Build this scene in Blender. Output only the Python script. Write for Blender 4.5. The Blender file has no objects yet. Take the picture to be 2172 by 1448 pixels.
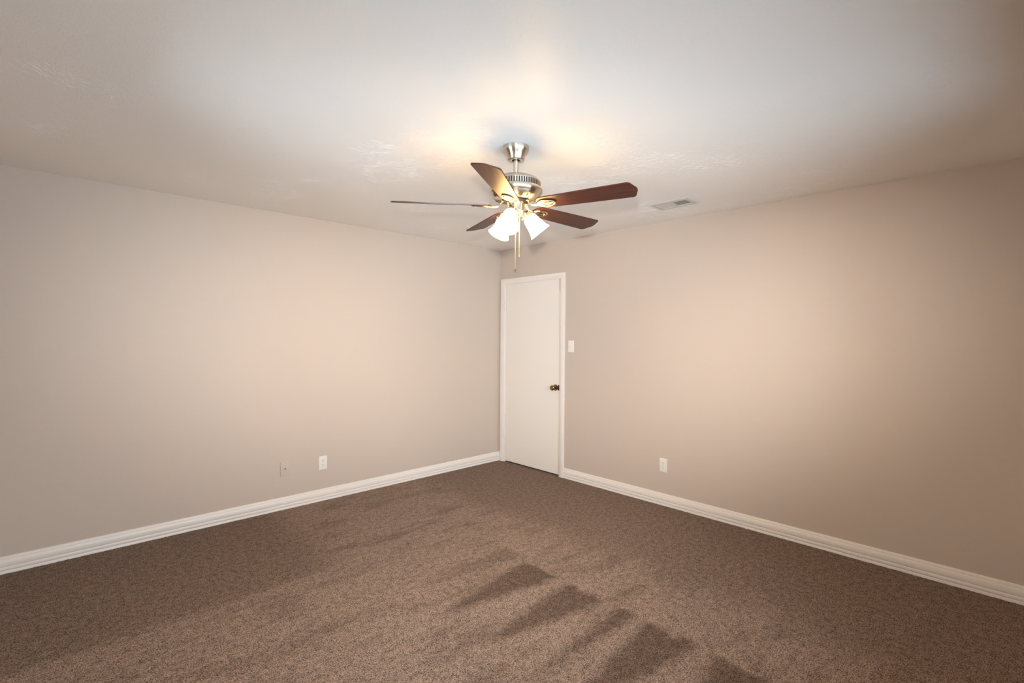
import bpy, bmesh, math, random
from mathutils import Vector, Matrix
random.seed(4)
PI = math.pi
scene = bpy.context.scene
col = scene.collection

# ------------------------------------------------------------------ camera, world, lights, exposure
YAW, PITCH, ROLL = 0.80374, -0.01048, 0.00736
CAM = Vector((-3.86612, -4.21363, 1.44484))
F = Vector((math.cos(YAW) * math.cos(PITCH), math.sin(YAW) * math.cos(PITCH), math.sin(PITCH)))
R0 = Vector((math.sin(YAW), -math.cos(YAW), 0))
U0 = R0.cross(F)
R = R0 * math.cos(ROLL) + U0 * math.sin(ROLL)
U = -R0 * math.sin(ROLL) + U0 * math.cos(ROLL)
cd = bpy.data.cameras.new('camera')
cd.sensor_width = 36.0
cd.lens = 36.0 * 1039.05 / 2172
cd.clip_start = 0.01
cam = bpy.data.objects.new('camera', cd)
cam.matrix_world = Matrix(((R.x, U.x, -F.x, CAM.x), (R.y, U.y, -F.y, CAM.y), (R.z, U.z, -F.z, CAM.z), (0, 0, 0, 1)))
col.objects.link(cam)
scene.camera = cam

vs = scene.view_settings
scene.display_settings.display_device = 'sRGB'
vs.view_transform = 'Standard'
vs.look = 'None'
vs.exposure = 0.0
vs.gamma = 1.0
vs.use_curve_mapping = False
cy = scene.cycles
cy.use_denoising = True
cy.max_bounces = 10
cy.diffuse_bounces = 6
cy.sample_clamp_indirect = 6.0
cy.caustics_reflective = False
cy.caustics_refractive = False

world = bpy.data.worlds.new('daylight')
world.use_nodes = True
scene.world = world
wb = world.node_tree.nodes['Background']
wb.inputs[0].default_value = (0.63, 0.82, 1.0, 1)
wb.inputs[1].default_value = 13.0

FLASH_W, LAMP_S, SHADE_S = 390.0, 1800.0, 28.0
LAMP_COL = (1.0, 0.73, 0.44)
# on-camera flash: soft-edged cone just above the lens
fl = bpy.data.lights.new('camera_flash', 'SPOT')
fl.energy = FLASH_W
fl.color = (1.0, 1.0, 1.0)
fl.spot_size = math.radians(100)
fl.spot_blend = 1.0
fl.shadow_soft_size = 0.035
fo = bpy.data.objects.new('camera_flash', fl)
fo.location = CAM + U * 0.17 + F * 0.05
fo.rotation_euler = cam.matrix_world.to_euler()
fo.scale = (1.05, 0.46, 1.0)          # the flash head throws a wide, low beam
col.objects.link(fo)

# daylight enters by two windows: one in the rear wall, one added beside the camera to brighten ceiling and door
WX0, WX1, WZ0, WZ1 = -3.7, -1.0, 0.75, 2.02
WY0, WY1 = -2.45, -1.65
YR, XS, H = -4.72, -4.12, 2.44
for nm_, sz, loc_, rot_ in (('portal_rear', WX1 - WX0, ((WX0 + WX1) / 2, YR - 0.13, (WZ0 + WZ1) / 2), (-PI / 2, 0, PI)),
                            ('portal_side', WY1 - WY0, (XS - 0.13, (WY0 + WY1) / 2, (WZ0 + WZ1) / 2), (-PI / 2, 0, PI / 2))):
    pl = bpy.data.lights.new(nm_, 'AREA')
    pl.shape = 'RECTANGLE'
    pl.size, pl.size_y = sz, WZ1 - WZ0
    pl.cycles.is_portal = True
    po = bpy.data.objects.new(nm_, pl)
    po.location = loc_
    po.rotation_euler = rot_
    col.objects.link(po)


# ------------------------------------------------------------------ node helpers
def srgb(r, g, b):
    def f(c):
        c /= 255.0
        return c / 12.92 if c <= 0.04045 else ((c + 0.055) / 1.055) ** 2.4
    return (f(r), f(g), f(b), 1.0)


class NT:
    def __init__(s, name):
        s.m = bpy.data.materials.new(name)
        s.m.use_nodes = True
        s.t = s.m.node_tree
        s.b = s.t.nodes['Principled BSDF']
        s.out = s.t.nodes['Material Output']

    def n(s, kind, **kw):
        nd = s.t.nodes.new(kind)
        for k, v in kw.items():
            setattr(nd, k, v)
        return nd

    def put(s, sock, v):
        if hasattr(v, 'links') or isinstance(v, bpy.types.NodeSocket):
            s.t.links.new(v, sock)
        else:
            sock.default_value = v

    def math(s, op, a, b=0.0, c=None, clamp=False):
        nd = s.n('ShaderNodeMath', operation=op)
        nd.use_clamp = clamp
        s.put(nd.inputs[0], a)
        s.put(nd.inputs[1], b)
        if c is not None:
            s.put(nd.inputs[2], c)
        return nd.outputs[0]

    def mix(s, f, a, b, mode='MIX'):
        nd = s.n('ShaderNodeMix', data_type='RGBA', blend_type=mode)
        s.put(nd.inputs[0], f)
        s.put(nd.inputs[6], a)
        s.put(nd.inputs[7], b)
        return nd.outputs[2]

    def noise(s, vec, scale, detail=2.0, rough=0.5, dist=0.0):
        nd = s.n('ShaderNodeTexNoise')
        s.put(nd.inputs['Vector'], vec)
        nd.inputs['Scale'].default_value = scale
        nd.inputs['Detail'].default_value = detail
        nd.inputs['Roughness'].default_value = rough
        nd.inputs['Distortion'].default_value = dist
        return nd.outputs[0]

    def step(s, v, a, b):
        nd = s.n('ShaderNodeMapRange', interpolation_type='SMOOTHSTEP')
        s.put(nd.inputs[0], v)
        nd.inputs[1].default_value = a
        nd.inputs[2].default_value = b
        return nd.outputs[0]

    def bump(s, h, dist, strength=1.0):
        nd = s.n('ShaderNodeBump')
        nd.inputs['Strength'].default_value = strength
        nd.inputs['Distance'].default_value = dist
        s.put(nd.inputs['Height'], h)
        s.t.links.new(nd.outputs[0], s.b.inputs['Normal'])

    def pos(s):
        return s.n('ShaderNodeNewGeometry').outputs['Position']

    def obj(s):
        return s.n('ShaderNodeTexCoord').outputs['Object']

    def mapv(s, vec, scale=(1, 1, 1), rot=(0, 0, 0)):
        nd = s.n('ShaderNodeMapping')
        s.put(nd.inputs[0], vec)
        nd.inputs['Scale'].default_value = scale
        nd.inputs['Rotation'].default_value = rot
        return nd.outputs[0]


def simple(name, c, rough=0.5, metal=0.0, var=0.0, vscale=30.0):
    t = NT(name)
    if var:
        n = t.noise(t.obj(), vscale, 3.0)
        c2 = tuple(min(1, x * (1 - var)) for x in c[:3]) + (1,)
        t.put(t.b.inputs['Base Color'], t.mix(n, c, c2))
    else:
        t.b.inputs['Base Color'].default_value = c
    t.b.inputs['Roughness'].default_value = rough
    t.b.inputs['Metallic'].default_value = metal
    return t


# ------------------------------------------------------------------ materials
t = simple('greige wall paint', srgb(201, 185, 170), 0.62)
ps = t.pos()
t.bump(t.noise(ps, 160, 2.0), 0.0012, 0.35)
M_WALL = t.m

t = simple('white textured ceiling paint', srgb(242, 237, 230), 0.42)
ps = t.pos()
h = t.math('ADD', t.math('MULTIPLY', t.noise(ps, 130, 2.0), 0.5), t.math('MULTIPLY', t.noise(ps, 45, 3.0, 0.6, 0.8), 0.8))
t.bump(h, 0.0016, 0.6)
M_CEIL = t.m

t = simple('white semi gloss trim paint', srgb(236, 226, 216), 0.35)
M_TRIM = t.m
t = simple('white door paint', srgb(238, 229, 218), 0.38)
t.bump(t.noise(t.obj(), 140, 2.0), 0.0008, 0.25)
M_DOOR = t.m

# carpet: twisted brown pile with vacuum marks (nap brushed in wedges)
t = NT('brown twist pile carpet')
ps = t.pos()
sep = t.n('ShaderNodeSeparateXYZ')
t.put(sep.inputs[0], ps)
X, Y = sep.outputs[0], sep.outputs[1]
wob = t.math('MULTIPLY', t.math('SUBTRACT', t.noise(ps, 11, 4.0, 0.65), 0.5), 0.17)
wob2 = t.math('MULTIPLY', t.math('SUBTRACT', t.noise(ps, 2.6, 2.0), 0.5), 0.5)
Xw = t.math('ADD', X, wob)
Yw = t.math('ADD', Y, t.math('MULTIPLY', wob, 0.55))


def band(val, a, b, s=0.03):
    return t.math('MULTIPLY', t.step(val, a - s, a + s), t.math('SUBTRACT', 1.0, t.step(val, b - s, b + s)))


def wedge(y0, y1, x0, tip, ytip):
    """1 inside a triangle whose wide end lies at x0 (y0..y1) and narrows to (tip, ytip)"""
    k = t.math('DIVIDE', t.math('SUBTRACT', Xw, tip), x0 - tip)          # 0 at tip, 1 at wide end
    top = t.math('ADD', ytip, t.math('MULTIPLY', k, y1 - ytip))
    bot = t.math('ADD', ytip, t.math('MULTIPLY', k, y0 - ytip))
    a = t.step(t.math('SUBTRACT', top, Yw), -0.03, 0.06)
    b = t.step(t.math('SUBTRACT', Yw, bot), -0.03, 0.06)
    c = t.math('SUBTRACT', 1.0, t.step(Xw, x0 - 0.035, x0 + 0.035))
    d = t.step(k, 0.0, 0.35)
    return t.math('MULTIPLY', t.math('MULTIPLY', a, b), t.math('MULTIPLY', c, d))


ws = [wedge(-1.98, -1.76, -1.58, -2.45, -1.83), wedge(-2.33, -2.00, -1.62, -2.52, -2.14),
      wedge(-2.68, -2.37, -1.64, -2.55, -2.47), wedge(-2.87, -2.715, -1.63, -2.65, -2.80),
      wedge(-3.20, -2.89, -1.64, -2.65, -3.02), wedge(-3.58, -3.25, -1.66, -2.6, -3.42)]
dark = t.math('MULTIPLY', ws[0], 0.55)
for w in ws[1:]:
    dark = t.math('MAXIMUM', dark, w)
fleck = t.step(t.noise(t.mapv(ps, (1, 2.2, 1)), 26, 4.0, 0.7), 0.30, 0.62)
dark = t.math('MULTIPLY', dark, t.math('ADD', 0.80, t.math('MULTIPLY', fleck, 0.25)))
# broad strokes elsewhere
left = t.math('MULTIPLY', t.step(Yw, -1.32, -1.22), t.math('SUBTRACT', 1.0, t.step(Xw, -2.7, -2.3)))
right = t.math('MULTIPLY', t.step(t.math('ADD', Xw, wob2), -1.30, -0.95), 0.38)
patchy = t.math('MULTIPLY', t.step(t.noise(t.mapv(ps, (1.2, 3.2, 1)), 1.9, 5.0, 0.68), 0.46, 0.68), 0.5)
dark = t.math('MAXIMUM', dark, t.math('MULTIPLY', left, 0.5))
dark = t.math('MAXIMUM', dark, right)
dark = t.math('MAXIMUM', dark, patchy)
tuft = t.noise(ps, 185, 2.0, 0.55, 0.7)
tuft2 = t.noise(t.mapv(ps, (1, 1, 1), (0, 0, 0.6)), 400, 2.0, 0.6, 0.8)
hgt = t.math('ADD', t.math('MULTIPLY', tuft, 0.6), t.math('MULTIPLY', tuft2, 0.4))
mott = t.math('MULTIPLY', t.math('SUBTRACT', t.noise(ps, 30, 4.0, 0.7), 0.5), 0.22)
shade_h = t.math('ADD', hgt, mott)
light_c = t.mix(t.step(shade_h, 0.36, 0.64), srgb(62, 49, 42), srgb(198, 171, 153))
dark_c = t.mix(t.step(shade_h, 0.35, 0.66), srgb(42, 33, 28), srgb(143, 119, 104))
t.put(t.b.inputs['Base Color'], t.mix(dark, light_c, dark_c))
t.b.inputs['Roughness'].default_value = 0.95
t.b.inputs['Specular IOR Level'].default_value = 0.1
t.bump(hgt, 0.012, 0.8)
M_CARPET = t.m


def nickel(name, c, rough, aniso=0.0):
    t = NT(name)
    t.b.inputs['Base Color'].default_value = c
    t.b.inputs['Metallic'].default_value = 1.0
    n = t.noise(t.mapv(t.obj(), (1, 1, 60)), 30, 2.0)
    t.put(t.b.inputs['Roughness'], t.math('ADD', t.math('MULTIPLY', n, 0.02), rough - 0.01))
    if aniso:
        t.b.inputs['Anisotropic'].default_value = aniso
        t.b.inputs['Anisotropic Rotation'].default_value = 0.25
        tg = t.n('ShaderNodeTangent', direction_type='RADIAL', axis='Z')
        t.put(t.b.inputs['Tangent'], tg.outputs[0])
    return t.m


M_NICKEL = nickel('brushed nickel', srgb(208, 197, 181), 0.27, 0.75)
M_IRON = nickel('polished nickel bracket', srgb(222, 205, 172), 0.22)
M_BRASS = nickel('antique brass', srgb(150, 120, 84), 0.25)
M_CHAIN = simple('brass pull chain', srgb(222, 190, 130), 0.3, 1.0).m
M_FOB = simple('bronze fob', srgb(130, 104, 66), 0.35, 1.0).m
M_BLACK = simple('dark slot interior', (0.012, 0.011, 0.010, 1), 0.7).m
M_PLATE = simple('white plastic plate', srgb(236, 227, 217), 0.35).m
M_PLATEW = simple('wall coloured plate', srgb(202, 186, 171), 0.6).m
M_SLOT = simple('outlet slot', srgb(142, 128, 114), 0.6).m
M_VENT = simple('white enamelled steel', srgb(208, 200, 190), 0.45).m
M_GREY = simple('painted duct shade', srgb(52, 48, 43), 0.8).m
M_HOOK = simple('white painted hook', srgb(214, 206, 196), 0.4).m

t = NT('cherry wood fan blade')
ob = t.obj()
g1 = t.noise(t.mapv(ob, (5, 90, 5)), 1.0, 4.0, 0.6, 0.8)
g2 = t.noise(t.mapv(ob, (2, 22, 2)), 1.0, 3.0, 0.6, 1.2)
cg = t.mix(t.step(g1, 0.3, 0.7), srgb(52, 25, 17), srgb(84, 43, 30))
t.put(t.b.inputs['Base Color'], t.mix(t.math('MULTIPLY', g2, 0.6), cg, srgb(62, 30, 20)))
t.b.inputs['Roughness'].default_value = 0.42
t.b.inputs['Specular IOR Level'].default_value = 0.35
M_BLADE = t.m

t = NT('lit frosted glass')
t.b.inputs['Base Color'].default_value = (0.95, 0.93, 0.88, 1)
t.b.inputs['Roughness'].default_value = 0.4
t.b.inputs['Emission Color'].default_value = (1.0, 0.63, 0.25, 1)
t.b.inputs['Emission Strength'].default_value = SHADE_S
tr = t.n('ShaderNodeBsdfTranslucent')
tr.inputs[0].default_value = (0.95, 0.9, 0.8, 1)
mx = t.n('ShaderNodeMixShader')
mx.inputs[0].default_value = 0.5
t.t.links.new(t.b.outputs[0], mx.inputs[1])
t.t.links.new(tr.outputs[0], mx.inputs[2])
t.t.links.new(mx.outputs[0], t.out.inputs[0])
M_SHADE = t.m
t = NT('glowing bulb')
t.b.inputs['Base Color'].default_value = (0.9, 0.9, 0.9, 1)
t.b.inputs['Emission Color'].default_value = LAMP_COL + (1,)
t.b.inputs['Emission Strength'].default_value = LAMP_S
M_BULB = t.m

t = NT('window glass')
g = t.n('ShaderNodeBsdfGlossy')
g.inputs['Roughness'].default_value = 0.02
tp = t.n('ShaderNodeBsdfTransparent')
fr = t.n('ShaderNodeFresnel')
mx = t.n('ShaderNodeMixShader')
t.t.links.new(fr.outputs[0], mx.inputs[0])
t.t.links.new(tp.outputs[0], mx.inputs[1])
t.t.links.new(g.outputs[0], mx.inputs[2])
t.t.links.new(mx.outputs[0], t.out.inputs[0])
M_GLASS = t.m


# ------------------------------------------------------------------ mesh helpers
def mesh_obj(name, bm, mats, parent=None, smooth=True, loc=None, angle=35):
    bmesh.ops.recalc_face_normals(bm, faces=bm.faces[:])
    me = bpy.data.meshes.new(name)
    bm.to_mesh(me)
    bm.free()
    for m in (mats if isinstance(mats, (list, tuple)) else [mats]):
        me.materials.append(m)
    if smooth:
        for p in me.polygons:
            p.use_smooth = True
        me.set_sharp_from_angle(angle=math.radians(angle))
    o = bpy.data.objects.new(name, me)
    col.objects.link(o)
    if parent:
        o.parent = parent
    if loc is not None:
        o.location = loc
    return o


def empty(name, loc, rot=(0, 0, 0)):
    o = bpy.data.objects.new(name, None)
    o.location = loc
    o.rotation_euler = rot
    o.empty_display_size = 0.1
    col.objects.link(o)
    return o


def tag(o, label, cat, group=None, kind=None):
    o['label'] = label
    o['category'] = cat
    if group:
        o['group'] = group
    if kind:
        o['kind'] = kind
    return o


def box(bm, a, b, bev=0.0, mat=0, M=None, seg=2):
    r = bmesh.ops.create_cube(bm, size=1.0)
    vs_ = r['verts']
    for v_ in vs_:
        v_.co = Vector(((a[0] + b[0]) / 2 + v_.co.x * (b[0] - a[0]),
                        (a[1] + b[1]) / 2 + v_.co.y * (b[1] - a[1]),
                        (a[2] + b[2]) / 2 + v_.co.z * (b[2] - a[2])))
    fs = set(f for v_ in vs_ for f in v_.link_faces)
    for f in fs:
        f.material_index = mat
    if bev:
        es = list(set(e for v_ in vs_ for e in v_.link_edges))
        rr = bmesh.ops.bevel(bm, geom=es, offset=bev, segments=seg, affect='EDGES', profile=0.5)
        for f in rr['faces']:
            f.material_index = mat
        vs_ = list(set(v_ for f in rr['faces'] for v_ in f.verts) | set(v_ for v_ in vs_ if v_.is_valid))
    if M is not None:
        for v_ in vs_:
            v_.co = M @ v_.co
    return vs_


def lathe(bm, prof, seg=64, M=None, mat=0, cap=True, mats=None):
    """prof: (r, z) from one end to the other"""
    rings = []
    for r_, z_ in prof:
        ring = []
        for k in range(seg):
            a = 2 * PI * k / seg
            c = Vector((r_ * math.cos(a), r_ * math.sin(a), z_))
            ring.append(bm.verts.new(M @ c if M is not None else c))
        rings.append(ring)
    for i in range(len(rings) - 1):
        for k in range(seg):
            f = bm.faces.new((rings[i][k], rings[i][(k + 1) % seg], rings[i + 1][(k + 1) % seg], rings[i + 1][k]))
            f.material_index = mats[i] if mats else mat
    if cap:
        for rg, idx in ((rings[0], 0), (rings[-1], -1)):
            f = bm.faces.new(rg)
            f.material_index = mats[idx] if mats else mat


def tube(bm, pts, rad, seg=10, mat=0, cap=True, flat=1.0, closed=False):
    """sweep a circle (or ellipse: flat scales the vertical axis) along pts"""
    pts = [Vector(p) for p in pts]
    n = len(pts)
    rings = []
    for i, p in enumerate(pts):
        if closed:
            d = (pts[(i + 1) % n] - pts[i - 1]).normalized()
        else:
            d = (pts[min(i + 1, n - 1)] - pts[max(i - 1, 0)]).normalized()
        up = Vector((0, 0, 1)) if abs(d.z) < 0.95 else Vector((1, 0, 0))
        s = d.cross(up).normalized()
        u_ = s.cross(d).normalized()
        rr = rad[i] if isinstance(rad, (list, tuple)) else rad
        rings.append([bm.verts.new(p + s * rr * math.cos(2 * PI * k / seg) + u_ * rr * flat * math.sin(2 * PI * k / seg)) for k in range(seg)])
    m = n if closed else n - 1
    for i in range(m):
        a, b = rings[i], rings[(i + 1) % n]
        for k in range(seg):
            bm.faces.new((a[k], a[(k + 1) % seg], b[(k + 1) % seg], b[k])).material_index = mat
    if cap and not closed:
        bm.faces.new(rings[0]).material_index = mat
        bm.faces.new(rings[-1]).material_index = mat


def prism(bm, outline, z0, z1, mat=0, M=None):
    lo = [bm.verts.new(Vector((x, y, z0))) for x, y in outline]
    hi = [bm.verts.new(Vector((x, y, z1))) for x, y in outline]
    if M is not None:
        for v_ in lo + hi:
            v_.co = M @ v_.co
    n = len(outline)
    bm.faces.new(lo[::-1]).material_index = mat
    bm.faces.new(hi).material_index = mat
    for i in range(n):
        bm.faces.new((lo[i], lo[(i + 1) % n], hi[(i + 1) % n], hi[i])).material_index = mat


def extrude_profile(bm, prof, A, B, out, mat=0):
    """prof: (distance from wall, height); swept from A to B; out = unit vector into the room"""
    A, B, out = Vector(A), Vector(B), Vector(out)
    ra = [bm.verts.new(A + out * d + Vector((0, 0, z))) for d, z in prof]
    rb = [bm.verts.new(B + out * d + Vector((0, 0, z))) for d, z in prof]
    n = len(prof)
    for i in range(n):
        bm.faces.new((ra[i], ra[(i + 1) % n], rb[(i + 1) % n], rb[i])).material_index = mat
    bm.faces.new(ra)
    bm.faces.new(rb[::-1])


def struct(name, bm, mats, parent=None, label=None, cat=None, smooth=False, **kw):
    o = mesh_obj(name, bm, mats, parent, smooth=smooth, **kw)
    if parent is None:
        o['kind'] = 'structure'
    if label:
        tag(o, label, cat)
    return o


# ------------------------------------------------------------------ room shell
T = 0.12
bm = bmesh.new()
box(bm, (XS - T, YR - T, -0.1), (T, T, 0))
# pile standing up against the baseboards
rf = random.Random(5)
for kx in range(2300):
    if kx < 1060:
        px, py = XS + 0.02 + kx * 0.0038, -0.0145 - abs(rf.gauss(0.003, 0.003))
    else:
        px, py = -0.0145 - abs(rf.gauss(0.003, 0.003)), -0.985 - (kx - 1060) * 0.0030
    a_, r_, h_ = rf.uniform(0, 2 * PI), rf.uniform(0.0025, 0.0045), rf.uniform(0.0012, 0.0045)
    tip = bm.verts.new((px + rf.gauss(0, 0.0015), py + rf.gauss(0, 0.001), h_))
    tri = [bm.verts.new((px + r_ * math.cos(a_ + q * PI / 2), py + r_ * math.sin(a_ + q * PI / 2), -0.001)) for q in range(4)]
    for q in range(4):
        bm.faces.new((tri[q], tri[(q + 1) % 4], tip))
struct('floor', bm, M_CARPET, label='brown twist pile carpet covering the whole room floor, with vacuum marks', cat='floor')
# ceiling slab with its hand-brushed texture: low plaster ridges, thick in some places and sparse in others
vv = [(XS - T, YR - T, H), (T, YR - T, H), (T, T, H), (XS - T, T, H), (XS - T, YR - T, H + 0.1), (T, YR - T, H + 0.1), (T, T, H + 0.1), (XS - T, T, H + 0.1)]
ff = [(0, 1, 2, 3), (7, 6, 5, 4), (0, 4, 5, 1), (1, 5, 6, 2), (2, 6, 7, 3), (3, 7, 4, 0)]
from mathutils import noise as mnoise
rnd = random.Random(11)
made = 0
while made < 24000:
    x, y = rnd.uniform(XS + 0.05, -0.05), rnd.uniform(YR + 0.05, -0.05)
    d = mnoise.noise((x * 2.1, y * 2.1, 3.7)) + 0.5 * mnoise.noise((x * 5.3, y * 5.3, 1.2))
    dens = max(0.16, min(1.0, 0.22 + (d - 0.05) * 1.7))
    if rnd.random() > dens:
        continue
    made += 1
    L = rnd.uniform(0.010, 0.032) * (0.7 + 0.6 * dens)
    wd = rnd.uniform(0.0014, 0.0028)
    ht = rnd.uniform(0.00022, 0.00065) * (0.4 + 0.8 * dens)
    an = mnoise.noise((x * 3.0, y * 3.0, 9.1)) * 7.0 + rnd.gauss(0, 0.45)
    cv = rnd.gauss(0, 22.0)
    px, py = x, y
    n = 5
    base = len(vv)
    for k in range(n):
        tt = k / (n - 1)
        w_ = wd * (0.25 + 0.75 * math.sin(PI * min(1, max(0, 0.08 + 0.84 * tt))))
        nx, ny = -math.sin(an), math.cos(an)
        vv += [(px + nx * w_, py + ny * w_, H + 0.0002), (px, py, H - ht * (0.3 + 0.7 * math.sin(PI * (0.1 + 0.8 * tt)))), (px - nx * w_, py - ny * w_, H + 0.0002)]
        px += math.cos(an) * L / (n - 1)
        py += math.sin(an) * L / (n - 1)
        an += cv * L / (n - 1)
    for k in range(n - 1):
        q = base + 3 * k
        ff += [(q, q + 1, q + 4, q + 3), (q + 1, q + 2, q + 5, q + 4)]
me = bpy.data.meshes.new('ceiling')
me.from_pydata(vv, [], ff)
me.update()
me.materials.append(M_CEIL)
o = bpy.data.objects.new('ceiling', me)
col.objects.link(o)
o['kind'] = 'structure'
tag(o, 'white flat ceiling with swirled knockdown texture', 'ceiling')
bm = bmesh.new()
box(bm, (XS - T, 0, 0), (T, T, H))
struct('wall_left', bm, M_WALL, label='plain greige wall left of the corner door', cat='wall')

# door opening in the right wall
DY0, DY1, DZ = -0.926, -0.094, 2.050          # clear opening (y), top
bm = bmesh.new()
box(bm, (0, YR, 0), (T, DY0 - 0.02, H))
box(bm, (0, DY1 + 0.02, 0), (T, 0, H))
box(bm, (0, DY0 - 0.02, DZ + 0.02), (T, DY1 + 0.02, H))
box(bm, (0.075, DY0 - 0.02, 0), (T, DY1 + 0.02, DZ + 0.02))
struct('wall_right', bm, M_WALL, label='plain greige wall right of the corner, holding the white door', cat='wall')
bm = bmesh.new()
box(bm, (XS - T, YR - T, 0), (XS, WY0, H))
box(bm, (XS - T, WY1, 0), (XS, 0, H))
box(bm, (XS - T, WY0, 0), (XS, WY1, WZ0))
box(bm, (XS - T, WY0, WZ1), (XS, WY1, H))
struct('wall_side', bm, M_WALL, label='greige wall beside the camera, opposite the door wall', cat='wall')
bm = bmesh.new()
box(bm, (XS, YR - T, 0), (WX0, YR, H))
box(bm, (WX1, YR - T, 0), (T, YR, H))
box(bm, (WX0, YR - T, 0), (WX1, YR, WZ0))
box(bm, (WX0, YR - T, WZ1), (WX1, YR, H))
struct('wall_rear', bm, M_WALL, label='greige wall behind the camera with a window', cat='wall')

# windows (behind the camera, and an unseen one added beside it for light)
def window(name, L, M, label):
    """local frame: x along the wall from 0 to L, y = out of the room, z up"""
    fw = 0.05
    bm = bmesh.new()
    for a, b in (((0, WZ0), (L, WZ0 + fw)), ((0, WZ1 - fw), (L, WZ1)), ((0, WZ0 + fw), (fw, WZ1 - fw)),
                 ((L - fw, WZ0 + fw), (L, WZ1 - fw)), ((L / 2 - fw / 2, WZ0 + fw), (L / 2 + fw / 2, WZ1 - fw))):
        box(bm, (a[0], 0.04, a[1]), (b[0], 0.09, b[1]), 0.004, 0, M)
    w = struct(name, bm, M_TRIM, label=label, cat='window')
    for a, b in ((fw, L / 2 - fw / 2), (L / 2 + fw / 2, L - fw)):
        bm = bmesh.new()
        box(bm, (a, 0.062, WZ0 + fw), (b, 0.068, WZ1 - fw), 0, 0, M)
        mesh_obj('pane', bm, M_GLASS, w, smooth=False)
    bm = bmesh.new()
    box(bm, (0, -0.03, WZ0 - 0.02), (L, 0.04, WZ0), 0.004, 0, M)
    mesh_obj('window_sill', bm, M_TRIM, w)


window('window_1', WX1 - WX0, Matrix.Translation((WX1, YR, 0)) @ Matrix.Rotation(PI, 4, 'Z'), 'white framed two pane window in the rear wall')
window('window_added', WY1 - WY0, Matrix.Translation((XS, WY0, 0)) @ Matrix.Rotation(PI / 2, 4, 'Z'), 'white framed two pane window added unseen in the side wall for light')

# baseboards
BH = 0.103
BP = [(0, 0), (0.0145, 0), (0.0145, 0.0135), (0.0125, 0.0165), (0.0095, 0.0180), (0.0125, 0.0195), (0.0140, 0.0225),
      (0.0140, 0.0370), (0.0125, 0.0395), (0.0090, 0.0415), (0.0120, 0.0435), (0.0130, 0.0470), (0.0125, 0.0790),
      (0.0105, 0.0820), (0.0085, 0.0835), (0.0085, 0.0900), (0.0070, 0.0955), (0.0060, 0.0965), (0.0060, 0.1010), (0.0035, BH), (0, BH)]
for nm, A, B, out, lb in (
        ('baseboard_left', (XS, 0, 0), (0, 0, 0), (0, -1, 0), 'white grooved baseboard along the left wall'),
        ('baseboard_right', (0, -0.984, 0), (0, YR, 0), (-1, 0, 0), 'white grooved baseboard along the right wall, from door casing onward'),
        ('baseboard_corner', (0, -0.0145, 0), (0, -0.026, 0), (-1, 0, 0), 'short stub of white baseboard between room corner and door casing'),
        ('baseboard_side', (XS, -0.0145, 0), (XS, YR + 0.0145, 0), (1, 0, 0), 'white grooved baseboard along the side wall by the camera'),
        ('baseboard_rear', (XS, YR, 0), (-0.0145, YR, 0), (0, 1, 0), 'white grooved baseboard under the rear window')):
    bm = bmesh.new()
    extrude_profile(bm, BP, A, B, out)
    struct(nm, bm, M_TRIM, label=lb, cat='baseboard', smooth=True, angle=50)

# door casing (trim) with mitred corners, plus jamb
bm = bmesh.new()
CO0, CO1, CZ = -0.984, -0.026, 2.102           # outer edges
CI0, CI1, CIZ = -0.9205, -0.0865, 2.0435       # inner edges
CP = [(0.0, 0.0), (0.0, 0.016), (0.12, 0.0185), (0.55, 0.0165), (0.85, 0.0125), (1.0, 0.009), (1.0, 0.0)]   # (0 outer..1 inner, depth)
path_o = [(CO0, 0), (CO0, CZ), (CO1, CZ), (CO1, 0)]
path_i = [(CI0, 0), (CI0, CIZ), (CI1, CIZ), (CI1, 0)]
rings = []
for (yo, zo), (yi, zi) in zip(path_o, path_i):
    rings.append([bm.verts.new((-d, yo + (yi - yo) * s_, zo + (zi - zo) * s_)) for s_, d in CP])
for i in range(3):
    for k in range(len(CP)):
        bm.faces.new((rings[i][k], rings[i][(k + 1) % len(CP)], rings[i + 1][(k + 1) % len(CP)], rings[i + 1][k]))
bm.faces.new(rings[0])
bm.faces.new(rings[3])
trim = struct('trim_1', bm, M_TRIM, label='white painted casing framing the corner door', cat='door casing', smooth=True)
bm = bmesh.new()
box(bm, (0, DY0 - 0.02, 0), (0.075, DY0, DZ), 0.0015)
box(bm, (0, DY1, 0), (0.075, DY1 + 0.02, DZ), 0.0015)
box(bm, (0, DY0 - 0.02, DZ), (0.075, DY1 + 0.02, DZ + 0.02), 0.0015)
box(bm, (0.047, DY0, 0), (0.06, DY0 + 0.012, DZ), 0.0015)
box(bm, (0.047, DY1 - 0.012, 0), (0.06, DY1, DZ), 0.0015)
box(bm, (0.047, DY0, DZ - 0.012), (0.06, DY1, DZ), 0.0015)
mesh_obj('door_jamb', bm, M_TRIM, trim)

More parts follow.
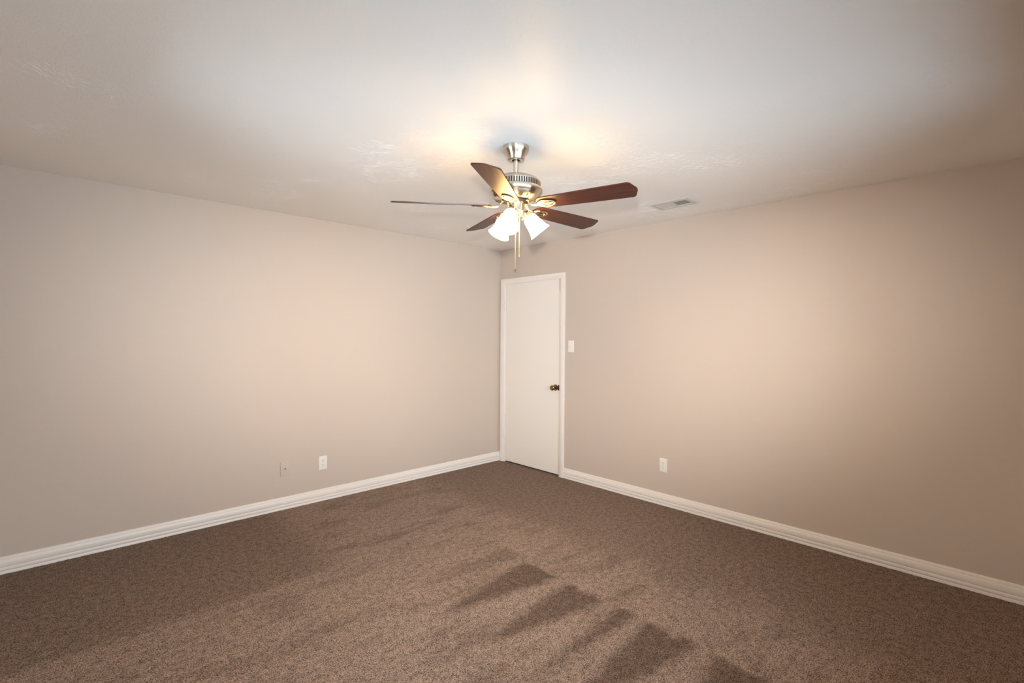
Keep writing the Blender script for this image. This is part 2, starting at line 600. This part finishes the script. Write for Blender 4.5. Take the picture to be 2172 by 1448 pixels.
# the slab hangs a touch out of square, so the latch-side gap opens towards the top
bm = bmesh.new()
x0, x1 = 0.004, 0.039
yl, yh = DY0 + 0.0035, DY1 - 0.003
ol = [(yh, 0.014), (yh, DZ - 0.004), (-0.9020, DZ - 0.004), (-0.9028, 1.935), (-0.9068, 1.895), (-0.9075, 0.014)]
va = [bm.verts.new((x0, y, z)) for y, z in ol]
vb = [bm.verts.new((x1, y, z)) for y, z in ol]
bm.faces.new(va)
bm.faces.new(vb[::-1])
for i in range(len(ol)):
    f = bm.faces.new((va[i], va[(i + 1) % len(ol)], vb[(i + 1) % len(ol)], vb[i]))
    f.material_index = 1 if i in (2, 3) else 0         # dark brown on the upper latch edge
bmesh.ops.bevel(bm, geom=[e for e in bm.edges if abs(e.verts[0].co.x - x0) < 1e-5 and abs(e.verts[1].co.x - x0) < 1e-5],
                offset=0.0015, segments=2, affect='EDGES')
door = struct('door_1', bm, [M_DOOR, simple('dark brown edge', srgb(84, 62, 40), 0.7).m], label='plain white flush door in the room corner, shut', cat='door', smooth=True)

KY, KZ = -0.858, 0.915
bm = bmesh.new()
lathe(bm, [(0.0325, 0), (0.0325, 0.004), (0.030, 0.008), (0.017, 0.010), (0.012, 0.013), (0.0115, 0.030), (0.015, 0.034), (0.0235, 0.038),
           (0.0275, 0.044), (0.0285, 0.051), (0.0275, 0.057), (0.024, 0.062), (0.017, 0.065), (0.008, 0.066), (0.0005, 0.066)],
      48, Matrix.Translation((x0, KY, KZ)) @ Matrix.Rotation(-PI / 2, 4, 'Y'))
o = mesh_obj('door_knob', bm, M_BRASS, door)
o['label'] = 'round aged brass knob'
bm = bmesh.new()
box(bm, (0.0015, -0.915, KZ - 0.028), (0.010, -0.891, KZ + 0.028), 0.001)
box(bm, (0.0005, -0.908, KZ - 0.011), (0.0025, -0.896, KZ + 0.012), 0.0005, 1)
o = mesh_obj('strike_plate', bm, [simple('tarnished strike', srgb(56, 42, 26), 0.4, 0.8).m, M_BRASS], door)
o['label'] = 'dark brass strike plate'
for hz in (1.79, 0.305):
    bm = bmesh.new()
    lathe(bm, [(0.002, -0.052), (0.0055, -0.050), (0.0062, -0.046), (0.0062, 0.046), (0.0055, 0.050), (0.002, 0.052)], 20,
          Matrix.Translation((-0.003, DY1 - 0.0015, hz)))
    for k in (-0.0275, -0.0092, 0.0092, 0.0275):
        lathe(bm, [(0.0068, k - 0.0008), (0.0068, k + 0.0008)], 20, Matrix.Translation((-0.003, DY1 - 0.0015, hz)))
    box(bm, (0.0022, DY1 - 0.034, hz - 0.0445), (0.0042, DY1 - 0.003, hz + 0.0445), 0.0006)
    o = mesh_obj('hinge', bm, M_TRIM, door)
    o['label'] = 'white painted hinge'


# ------------------------------------------------------------------ wall plates
def plate_mesh(bm, w, h, mat=0, t_=0.006):
    # local: x across, z up, y = out of the wall (negative y)
    box(bm, (-w / 2, -t_, -h / 2), (w / 2, 0, h / 2), 0.0028, mat, seg=3)


def outlet(loc, rz, label):
    r = empty('duplex_outlet', loc, (0, 0, rz))
    tag(r, label, 'power outlet', 'white duplex outlets low on the walls')
    bm = bmesh.new()
    plate_mesh(bm, 0.073, 0.118)
    mesh_obj('cover_plate', bm, M_PLATE, r)
    for s in (1, -1):
        bm = bmesh.new()
        n = 28
        ol = []
        for k in range(n):
            a = 2 * PI * k / n
            ol.append((0.0172 * math.cos(a), max(-0.0135, min(0.0135, 0.0172 * math.sin(a)))))
        Mx = Matrix.Translation((0, 0, s * 0.0195)) @ Matrix.Rotation(PI / 2, 4, 'X')
        prism(bm, ol, 0.005, 0.0078, 0, Mx)
        for dx, hh in ((-0.0064, 0.0085), (0.0064, 0.0070)):
            box(bm, (dx - 0.0016, -0.0081, s * 0.0195 + 0.003 - hh / 2), (dx + 0.0016, -0.0076, s * 0.0195 + 0.003 + hh / 2), 0, 1)
        lathe(bm, [(0.0028, 0.0076), (0.0028, 0.0081)], 14,
              Matrix.Translation((0, 0, s * 0.0195 - 0.0075)) @ Matrix.Rotation(PI / 2, 4, 'X'), 1)
        mesh_obj('receptacle', bm, [M_PLATE, M_SLOT], r)
    bm = bmesh.new()
    lathe(bm, [(0.0034, 0.0055), (0.0030, 0.0072), (0.0004, 0.0076)], 16, Matrix.Rotation(PI / 2, 4, 'X'))
    o = mesh_obj('screw', bm, M_PLATEW, r)
    return r


outlet((-2.089, 0, 0.330), 0, 'white duplex power outlet low on the left wall, right of the painted cable plate')
outlet((0, -2.095, 0.345), -PI / 2, 'white duplex power outlet low on the right wall')

r = empty('cable_wall_plate', (-2.407, 0, 0.335))
tag(r, 'wall coloured cable plate with dark socket, low on left wall beside the white outlet', 'wall plate')
bm = bmesh.new()
plate_mesh(bm, 0.073, 0.118)
mesh_obj('cover_plate', bm, M_PLATEW, r)
bm = bmesh.new()
RX = Matrix.Rotation(PI / 2, 4, 'X')
lathe(bm, [(0.0055, 0.0055), (0.0055, 0.0080), (0.0042, 0.0085), (0.0042, 0.012), (0.0032, 0.012), (0.0032, 0.007)], 18, RX)
o = mesh_obj('cable_socket', bm, simple('dark cable socket', srgb(62, 52, 44), 0.4, 0.5).m, r)
o['label'] = 'dark round cable socket'
for s in (1, -1):
    bm = bmesh.new()
    lathe(bm, [(0.0032, 0.0055), (0.0028, 0.007), (0.0004, 0.0073)], 14, Matrix.Translation((0, 0, s * 0.042)) @ RX)
    mesh_obj('screw', bm, M_PLATEW, r)

r = empty('light_switch', (0, -1.066, 1.347), (0, 0, -PI / 2))
tag(r, 'white single toggle light switch on the right wall beside the door casing', 'light switch')
bm = bmesh.new()
plate_mesh(bm, 0.074, 0.118)
mesh_obj('cover_plate', bm, M_PLATE, r)
bm = bmesh.new()
box(bm, (-0.0052, -0.0066, -0.0125), (0.0052, -0.004, 0.0125), 0.0006)
box(bm, (-0.0042, -0.018, -0.0045), (0.0042, -0.004, 0.0045), 0.0015, 0,
    Matrix.Translation((0, 0, 0.003)) @ Matrix.Rotation(math.radians(-24), 4, 'X'))
mesh_obj('toggle', bm, M_PLATE, r)
for s in (1, -1):
    bm = bmesh.new()
    lathe(bm, [(0.0032, 0.0055), (0.0028, 0.007), (0.0004, 0.0073)], 14, Matrix.Translation((0, 0, s * 0.030)) @ RX)
    mesh_obj('screw', bm, M_PLATE, r)

# ------------------------------------------------------------------ ceiling register
VX, VY = -0.480, -2.420
r = empty('ceiling_vent', (VX, VY, H))
tag(r, 'white two way louvred air register in the ceiling near the right wall', 'air vent')
bm = bmesh.new()
ow, oh, iw, ih = 0.100, 0.158, 0.060, 0.116       # half sizes outer / inner
prof = [((ow, oh), 0.0), ((ow, oh), -0.003), ((ow - 0.012, oh - 0.012), -0.010), ((iw + 0.003, ih + 0.003), -0.012), ((iw, ih), -0.010), ((iw, ih), -0.001)]
rg = []
for (a, b), z in prof:
    rg.append([bm.verts.new((sx * a, sy * b, z)) for sx, sy in ((1, 1), (-1, 1), (-1, -1), (1, -1))])
for i in range(len(rg) - 1):
    for k in range(4):
        bm.faces.new((rg[i][k], rg[i][(k + 1) % 4], rg[i + 1][(k + 1) % 4], rg[i + 1][k]))
box(bm, (-iw, -0.006, -0.0105), (iw, 0.006, -0.002), 0.001)
mesh_obj('vent_frame', bm, M_VENT, r, angle=25)
bm = bmesh.new()
box(bm, (-iw, -ih, -0.0015), (iw, ih, -0.0005))  # flat sheet behind the louvers; the duct's shade is put into its colour
mesh_obj('duct_backing', bm, M_GREY, r, smooth=False)
for sgn in (-1, 1):
    for k in range(11):
        y = sgn * (0.011 + k * 0.0098)
        bm = bmesh.new()
        if sgn < 0:
            Mx = Matrix.Translation((0, y, -0.0048)) @ Matrix.Rotation(math.radians(66), 4, 'X') @ Matrix.Scale(0.62, 4, (0, 1, 0))
        else:
            Mx = Matrix.Translation((0, y, -0.0075)) @ Matrix.Rotation(math.radians(-22), 4, 'X') @ Matrix.Scale(1.12, 4, (0, 1, 0))
        box(bm, (-iw, -0.0046, -0.0004), (iw, 0.0046, 0.0004), 0, 0, Mx)
        mesh_obj('louver', bm, M_VENT, r, smooth=False)
for s in (1, -1):
    bm = bmesh.new()
    lathe(bm, [(0.004, -0.0110), (0.0035, -0.0128), (0.0005, -0.0132)], 14, Matrix.Translation((0, s * 0.137, 0)))
    mesh_obj('screw', bm, M_VENT, r)

# small fitting near the corner, half hidden by a blade
r = empty('ceiling_hook', (-1.05, -0.706, H))
tag(r, 'small pale hook on the ceiling behind the fan blade tip, towards the corner', 'hook')
bm = bmesh.new()
lathe(bm, [(0.016, 0.0), (0.016, -0.003), (0.010, -0.006), (0.004, -0.008), (0.0035, -0.014)], 24)
mesh_obj('hook_base', bm, M_HOOK, r)
bm = bmesh.new()
pts = [(0, 0, -0.012), (0, 0, -0.018)] + [(0.011 - 0.011 * math.cos(a), 0, -0.018 - 0.011 * math.sin(a)) for a in [PI * k / 10 for k in range(1, 12)]]
tube(bm, pts, 0.002, 8)
mesh_obj('hook_wire', bm, M_FOB, r)

# ------------------------------------------------------------------ ceiling fan
FX, FY = -2.0598, -2.3597
fan = empty('ceiling_fan', (FX, FY, H))
tag(fan, 'five blade ceiling fan with cherry wood blades, nickel motor and three lit bell shades', 'ceiling fan')
z = lambda w: w - H           # world height -> fan local

bm = bmesh.new()
lathe(bm, [(0.0660, 0.0), (0.0685, -0.001), (0.0690, -0.011), (0.0683, -0.018), (0.0655, -0.025), (0.0600, -0.033), (0.0540, -0.042), (0.0490, -0.051),
           (0.0460, -0.058), (0.0455, -0.064), (0.0440, -0.068), (0.0400, -0.0705), (0.0240, -0.0715), (0.0215, -0.0705), (0.0215, -0.055)], 72)
mesh_obj('canopy', bm, M_NICKEL, fan)
bm = bmesh.new()
lathe(bm, [(0.0208, -0.060), (0.0208, -0.066)], 40)
mesh_obj('hanger_ball', bm, M_BLACK, fan)
bm = bmesh.new()
lathe(bm, [(0.0135, -0.060), (0.0135, z(2.285))], 40)
mesh_obj('downrod', bm, M_NICKEL, fan)
bm = bmesh.new()
lathe(bm, [(0.0145, z(2.306)), (0.0185, z(2.304)), (0.0190, z(2.288)), (0.024, z(2.284)), (0.026, z(2.276))], 40)
o = mesh_obj('rod_collar', bm, M_NICKEL, fan)

# motor housing: dome, dark recessed vent band with ribs, rolled rim, bowl
bm = bmesh.new()
hp = [(0.0200, 2.284), (0.060, 2.282), (0.098, 2.276), (0.116, 2.268), (0.126, 2.259), (0.1310, 2.2515), (0.1310, 2.249), (0.1285, 2.2485), (0.1285, 2.2225),
      (0.1345, 2.222), (0.1385, 2.219), (0.1415, 2.214), (0.1425, 2.207), (0.1410, 2.199), (0.1370, 2.192), (0.1330, 2.189), (0.1310, 2.186), (0.126, 2.178),
      (0.116, 2.169), (0.102, 2.162), (0.086, 2.158), (0.080, 2.1575), (0.0795, 2.160), (0.030, 2.160)]
mats = [0] * (len(hp) - 1)
mats[7] = 1
lathe(bm, [(r_, z(w)) for r_, w in hp], 120, None, 0, True, mats)
N = 64
for k in range(N):
    a = 2 * PI * k / N
    Mx = Matrix.Rotation(a, 4, 'Z')
    box(bm, (0.127, -0.0032, z(2.2225)), (0.1322, 0.0032, z(2.2490)), 0, 0, Mx)
mesh_obj('motor_housing', bm, [M_NICKEL, M_BLACK], fan, angle=30)

AZ0 = math.radians(-1.74)
# decorative cut-outs in the bowl between the blade irons
for k in range(10):
    a = AZ0 + PI / 5 + (k // 2) * 2 * PI / 5 + (1 if k % 2 else -1) * 0.13
    bm = bmesh.new()
    Mx = Matrix.Rotation(a, 4, 'Z') @ Matrix.Translation((0.110, 0, z(2.1655))) @ Matrix.Rotation(math.radians(-28), 4, 'Y')
    box(bm, (-0.009, -0.0028, -0.0012), (0.009, 0.0028, 0.0006), 0.0006, 0, Mx)
    mesh_obj('vent_slot', bm, M_BLACK, fan)

# flywheel / switch housing
bm = bmesh.new()
lathe(bm, [(0.0700, z(2.1605)), (0.0700, z(2.152)), (0.052, z(2.150)), (0.048, z(2.150))], 64)
o = mesh_obj('flywheel', bm, M_BLACK, fan)
bm = bmesh.new()
lathe(bm, [(0.0440, z(2.152)), (0.0475, z(2.150)), (0.0480, z(2.145)), (0.0470, z(2.141)), (0.0470, z(2.106)), (0.0480, z(2.103)), (0.0470, z(2.099)),
           (0.0420, z(2.094)), (0.0400, z(2.086)), (0.0350, z(2.078)), (0.0250, z(2.072)), (0.0120, z(2.069)), (0.009, z(2.060)), (0.006, z(2.055)), (0.0005, z(2.054))], 72)
sw = mesh_obj('switch_housing', bm, M_NICKEL, fan)
bm = bmesh.new()
a = YAW + PI + 0.35
lathe(bm, [(0.0045, 0.0455), (0.0045, 0.0485), (0.003, 0.0500), (0.0003, 0.0502)], 16,
      Matrix.Translation((0, 0, z(2.124))) @ Matrix.Rotation(a - 2 * 0.35 - 0.2, 4, 'Z') @ Matrix.Rotation(PI / 2, 4, 'Y'))
mesh_obj('reverse_switch', bm, M_BLACK, sw)

# blades and blade irons: one of each built, then copied round
ZB, PIT = z(2.130), math.radians(-13.5)


def blade_outline():
    pts = []
    # rounded root
    for k in range(13):
        a = PI / 2 + PI * k / 12
        pts.append((0.165 + 0.038 * math.cos(a), 0.052 * math.sin(a)))
    corner = [(0.612, -0.0665), (0.624, -0.0600), (0.6440, -0.012), (0.6455, 0.0), (0.6440, 0.012), (0.624, 0.0600), (0.612, 0.0665)]
    pts += [(0.30, -0.0565), (0.45, -0.0615)] + corner + [(0.45, 0.0615), (0.30, 0.0565)]
    return pts


RP = Matrix.Rotation(PIT, 4, 'X')
bm = bmesh.new()
prism(bm, blade_outline(), -0.003, 0.003)
bmesh.ops.bevel(bm, geom=[e for e in bm.edges if abs(e.verts[0].co.z - e.verts[1].co.z) < 1e-6], offset=0.0012, segments=2, affect='EDGES')
blade_me = None
bl = mesh_obj('blade', bm, M_BLADE, fan, angle=40)


def oval(cx, a, b, n=40):
    return [Vector((cx + a * math.cos(2 * PI * k / n), b * math.sin(2 * PI * k / n), 0)) for k in range(n)]


bm = bmesh.new()
# arm: leaves the flywheel, drops, runs out under the blade
arm = [(0.050, 0, 0.026), (0.062, 0, 0.026), (0.072, 0, 0.021), (0.080, 0, 0.010), (0.088, 0, -0.001), (0.100, 0, -0.007), (0.118, 0, -0.008), (0.138, 0, -0.0075)]
tube(bm, arm, [0.010, 0.0095, 0.0085, 0.0075, 0.0075, 0.0085, 0.0095, 0.0085], 12, 0, True, 0.5)
for cx, a_, b_, rr in ((0.181, 0.0470, 0.0290, 0.0052), (0.176, 0.0330, 0.0150, 0.0040)):
    tube(bm, [RP @ (p + Vector((0, 0, -0.0068))) for p in oval(cx, a_, b_)], rr, 10, 0, False, 0.62, True)
tube(bm, [RP @ Vector((0.134, 0, -0.0070)), RP @ Vector((0.18, 0, -0.0070)), RP @ Vector((0.226, 0, -0.0068))], 0.0050, 10, 0, True, 0.6)
for px, py in ((0.155, 0.021), (0.155, -0.021), (0.214, 0.0)):
    lathe(bm, [(0.0045, -0.0110), (0.0060, -0.0085), (0.0060, -0.0035)], 14, RP @ Matrix.Translation((px, py, 0)))
ir = mesh_obj('blade_iron', bm, M_IRON, fan, angle=50)
bl.location = ir.location = (0, 0, ZB)
bl.rotation_euler = (RP.to_3x3()).to_euler()
for k in range(5):
    A = AZ0 + k * 2 * PI / 5
    if k == 0:
        b_, i_ = bl, ir
    else:
        b_, i_ = bl.copy(), ir.copy()
        col.objects.link(b_)
        col.objects.link(i_)
        b_.parent = i_.parent = fan
    b_.rotation_mode = i_.rotation_mode = 'QUATERNION'
    b_.rotation_quaternion = (Matrix.Rotation(A, 4, 'Z') @ RP).to_quaternion()
    i_.rotation_quaternion = Matrix.Rotation(A, 4, 'Z').to_quaternion()

# light kit: three arms, sockets, bell shades and bulbs
CR = YAW - PI / 2
AX = Vector((math.sin(math.radians(40)), 0, -math.cos(math.radians(40))))
P0 = Vector((0.0545, 0, z(2.097)))
for ang in (12, 132, 252):
    A = CR + math.radians(ang)
    RZ = Matrix.Rotation(A, 4, 'Z')
    bm = bmesh.new()
    tube(bm, [RZ @ Vector(p) for p in ((0.030, 0, z(2.096)), (0.040, 0, z(2.106)), (0.047, 0, z(2.106)), tuple(P0 + AX * 0.001))], 0.0065, 12)
    mesh_obj('lamp_arm', bm, M_IRON, fan)
    ROT = RZ @ Matrix.Translation(P0) @ Matrix.Rotation(PI - math.radians(40), 4, 'Y')
    bm = bmesh.new()
    lathe(bm, [(0.0060, -0.010), (0.0160, -0.007), (0.0240, 0.000), (0.0270, 0.008), (0.0275, 0.020), (0.0262, 0.021), (0.0255, 0.010), (0.012, 0.004)], 40, ROT)
    sk = mesh_obj('shade_holder', bm, M_IRON, fan)
    for s in range(3):
        bm = bmesh.new()
        Ms = ROT @ Matrix.Translation((0, 0, 0.014)) @ Matrix.Rotation(s * 2 * PI / 3 + 0.3, 4, 'Z') @ Matrix.Rotation(PI / 2, 4, 'Y')
        lathe(bm, [(0.0018, 0.024), (0.0018, 0.031), (0.0045, 0.032), (0.0045, 0.036), (0.002, 0.0375)], 12, Ms)
        mesh_obj('thumb_screw', bm, M_CHAIN, sk)
    bm = bmesh.new()
    outer = [(0.0240, 0.004), (0.0245, 0.018), (0.0290, 0.024), (0.0350, 0.034), (0.0390, 0.048), (0.0415, 0.064), (0.0440, 0.080), (0.0480, 0.100), (0.0535, 0.116), (0.0600, 0.127)]
    inner = [(r_ - 0.003, z_ + (0.0005 if i else 0)) for i, (r_, z_) in enumerate(outer)][::-1]
    pr = outer + [(0.0595, 0.1285)] + inner
    lathe(bm, pr, 56, ROT, 0, False)
    sh = mesh_obj('glass_shade', bm, M_SHADE, fan)
    sh['label'] = 'glowing frosted white bell shade'
    bm = bmesh.new()
    lathe(bm, [(0.0125, 0.004), (0.0130, 0.030), (0.0160, 0.038), (0.0230, 0.052), (0.0270, 0.066), (0.0265, 0.076), (0.0215, 0.086), (0.0120, 0.0925), (0.0005, 0.0945)], 20, ROT)
    mesh_obj('bulb', bm, M_BULB, sh)


# pull chains
def chain(dx, dy, top, bead, bot, fobm):
    off = R0 * dx + Vector((math.cos(YAW), math.sin(YAW), 0)) * dy
    bm = bmesh.new()
    zz = top
    tube(bm, [off + Vector((0, 0, z(top))), off + Vector((0, 0, z(bead)))], 0.0014, 8)
    n = int((top - bead) / 0.0048)
    for k in range(n):
        lathe(bm, [(0.0002, -0.0024), (0.0017, -0.0016), (0.0024, 0), (0.0017, 0.0016), (0.0002, 0.0024)], 8,
              Matrix.Translation(off + Vector((0, 0, z(top - (k + 0.5) * 0.0048)))))
    c = mesh_obj('pull_chain', bm, M_CHAIN, fan)
    bm = bmesh.new()
    L = bead - bot
    lathe(bm, [(0.0008, 0.002), (0.0032, 0.0), (0.0036, -0.003), (0.0022, -0.005), (0.0030, -0.007), (0.0036, -L * 0.6), (0.0030, -L * 0.95), (0.0005, -L)], 14,
          Matrix.Translation(off + Vector((0, 0, z(bead)))))
    f = mesh_obj('chain_fob', bm, fobm, c)
    return c


chain(0.000, -0.030, 2.082, 1.795, 1.770, M_FOB)
chain(0.020, -0.034, 2.082, 1.888, 1.858, M_CHAIN)
